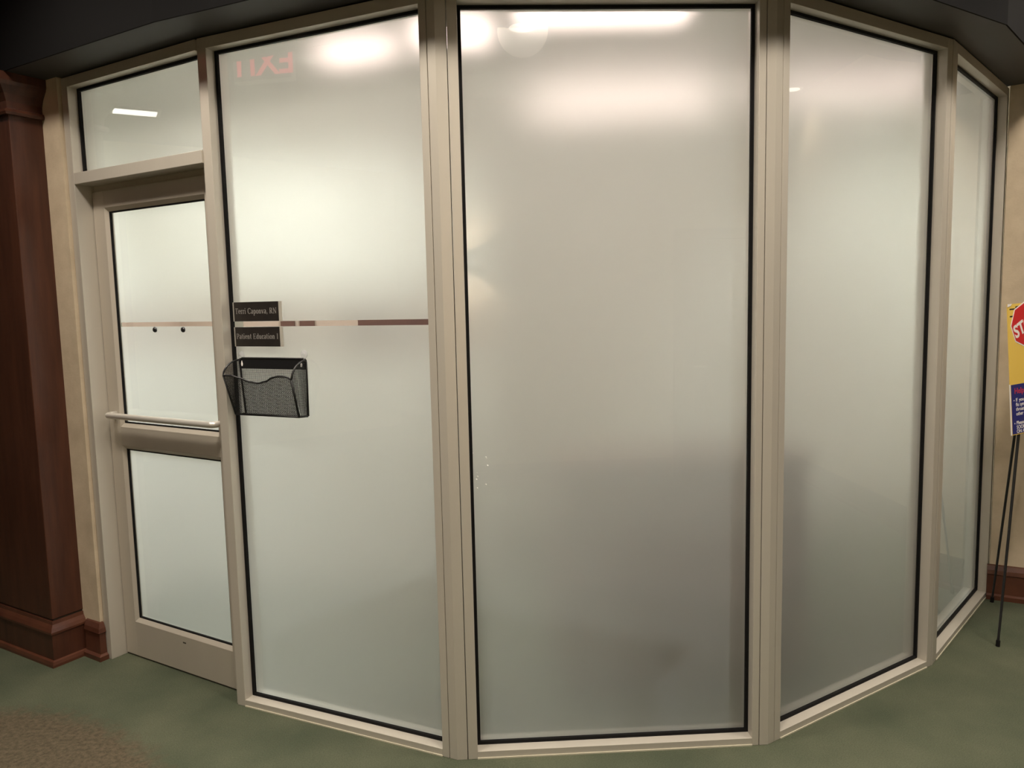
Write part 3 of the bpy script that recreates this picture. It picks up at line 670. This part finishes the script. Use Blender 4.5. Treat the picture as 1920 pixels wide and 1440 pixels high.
# closing strip between storefront header and office ceiling
cs = MB().sweep([(p.x, p.y) for p in (DF0, P0, R1, R2, R3, Vector((2.49, 3.935)))], [(-0.10, H_TOP), (-0.10, ZO + 0.04), (-0.15, ZO + 0.04), (-0.15, H_TOP)]).build('trim_5', 'office')
tag(cs, 'painted bulkhead inside the office above the glass', 'bulkhead', kind='structure')
def troffer(x, y, w, d, rz, strength, colr, label):
    t = empty('office_light', (x, y, ZO), rz); tag(t, label, 'ceiling light', 'office ceiling lights behind the frosted glass')
    box('frame', 'fixture', t, -w / 2 - 0.02, w / 2 + 0.02, -d / 2 - 0.02, d / 2 + 0.02, -0.012, 0)
    m = emit('office_glow', colr, strength)
    box('diffuser', m, t, -w / 2, w / 2, -d / 2, d / 2, -0.016, -0.0125)
troffer(0.62, 4.60, 1.0, 0.18, -0.15, TROF, PINK, 'warm linear office light glowing low in the middle pane')
troffer(0.38, 3.22, 0.66, 0.20, 0.0, TROF, PINK, 'warm office light glowing at the top of the middle pane')
troffer(-0.20, 3.42, 0.26, 0.26, 0.0, TROF, PINK, 'warm office light in the upper left corner of the middle pane')
troffer(-0.60, 3.62, 0.35, 0.22, -0.3, TROF * 0.8, PINK, 'warm office light behind the top of the name-plate pane')
troffer(1.72, 4.40, 0.8, 0.24, -0.1, TROF * 0.7, PINK, 'warm office light behind the right pane')
M['cool_fill_lens'] = emit('cool_fill_lens', NEUT, 1.5)
def cool_fill_spot(x, y, aim, power, label):  # unseen cool spots, added to brighten the frosted panes from inside
    t = empty('cool_fill_spot', (x, y, ZO)); tag(t, label, 'ceiling light', 'added cool fill spots in the office ceiling')
    MB().lathe([(0.050, -0.004), (0.068, -0.006), (0.072, 0.0), (0.050, 0.0)], seg=24).build('trim_ring', 'fixture', t)
    MB().lathe([(0.048, -0.001), (0.048, -0.003)], seg=24).build('lens', 'cool_fill_lens', t)
    ld = bpy.data.lights.new('lamp', 'SPOT'); ld.energy = power; ld.color = NEUT; ld.spot_size = math.radians(120); ld.spot_blend = 0.7; ld.shadow_soft_size = 0.08
    lo = bpy.data.objects.new('lamp', ld); COL.objects.link(lo); lo.parent = t; lo.location = (0, 0, -0.02)
    lo.rotation_euler = (Vector(aim) - Vector((x, y, ZO))).to_track_quat('-Z', 'Y').to_euler()
cool_fill_spot(-1.45, 3.95, (-1.4, 4.62, 0.9), COOL_FILL_W, 'added cool fill spot in the office ceiling behind the door')
cool_fill_spot(-0.75, 3.85, (-0.7, 4.62, 0.9), COOL_FILL_W, 'added cool fill spot in the office ceiling behind name-plate pane')
cool_fill_spot(2.75, 4.85, (3.5, 5.1, 1.2), COOL_FILL_W * 1.3, 'added cool fill spot in the office ceiling behind the angled pane')
cool_fill_spot(2.35, 5.1, (2.6, 5.9, 1.2), COOL_FILL_W, 'added cool fill spot near the far office corner')
cool_fill_spot(2.95, 4.55, (2.15, 3.6, 1.1), COOL_FILL_W * 0.9, 'added cool fill spot shining onto the angled right pane')
# dim furniture
def frame_pic(x0, x1, y, z0, z1, label):
    t = empty('picture_frame', ((x0 + x1) / 2, y, z0)); tag(t, label, 'picture', 'dark frames on the office wall'); w = (x1 - x0) / 2; hh = z1 - z0
    box('backing', 'darkwood', t, -w, w, -0.015, 0, 0, hh); 
    box('moulding', 'darkwood', t, -w, w, -0.03, -0.015, 0, 0.03); box('moulding', 'darkwood', t, -w, w, -0.03, -0.015, hh - 0.03, hh)
k = 4.614
frame_pic(-.2958 * k, -.2782 * k, k - 0.002, 1.36, 1.62, 'narrow dark frame on the office wall, leftmost through clear strip')
frame_pic(-.2713 * k, -.2527 * k, k - 0.002, 1.36, 1.62, 'narrow dark frame on the office wall, second through clear strip')
frame_pic(-.1963 * k, -.106 * k, k - 0.002, 1.36, 1.62, 'wide dark frame on the office wall through clear strip')
dk = empty('credenza', (0.66, 3.30, 0), 0.18); tag(dk, 'dark office credenza placed to darken the lower middle pane', 'cabinet')  # cabinet added close behind the glass to shade the lower film
box('top', 'darkwood', dk, -0.52, 0.52, -0.24, 0.24, 0.93, 0.96, bevel=0.003)
box('carcass', 'darkwood', dk, -0.50, 0.50, -0.20, 0.22, 0.06, 0.93)
box('plinth', 'darkwood', dk, -0.47, 0.47, -0.18, 0.20, 0.0, 0.06)
for x in (-0.25, 0.25):
    d = box('door', 'darkwood', dk, x - 0.24, x + 0.24, 0.22, 0.238, 0.08, 0.91, bevel=0.002)
    MB().tube([(x - 0.16 * (1 if x > 0 else -1), 0.255, 0.45), (x - 0.16 * (1 if x > 0 else -1), 0.255, 0.57)], 0.005, 8).build('handle', 'nickel', d)
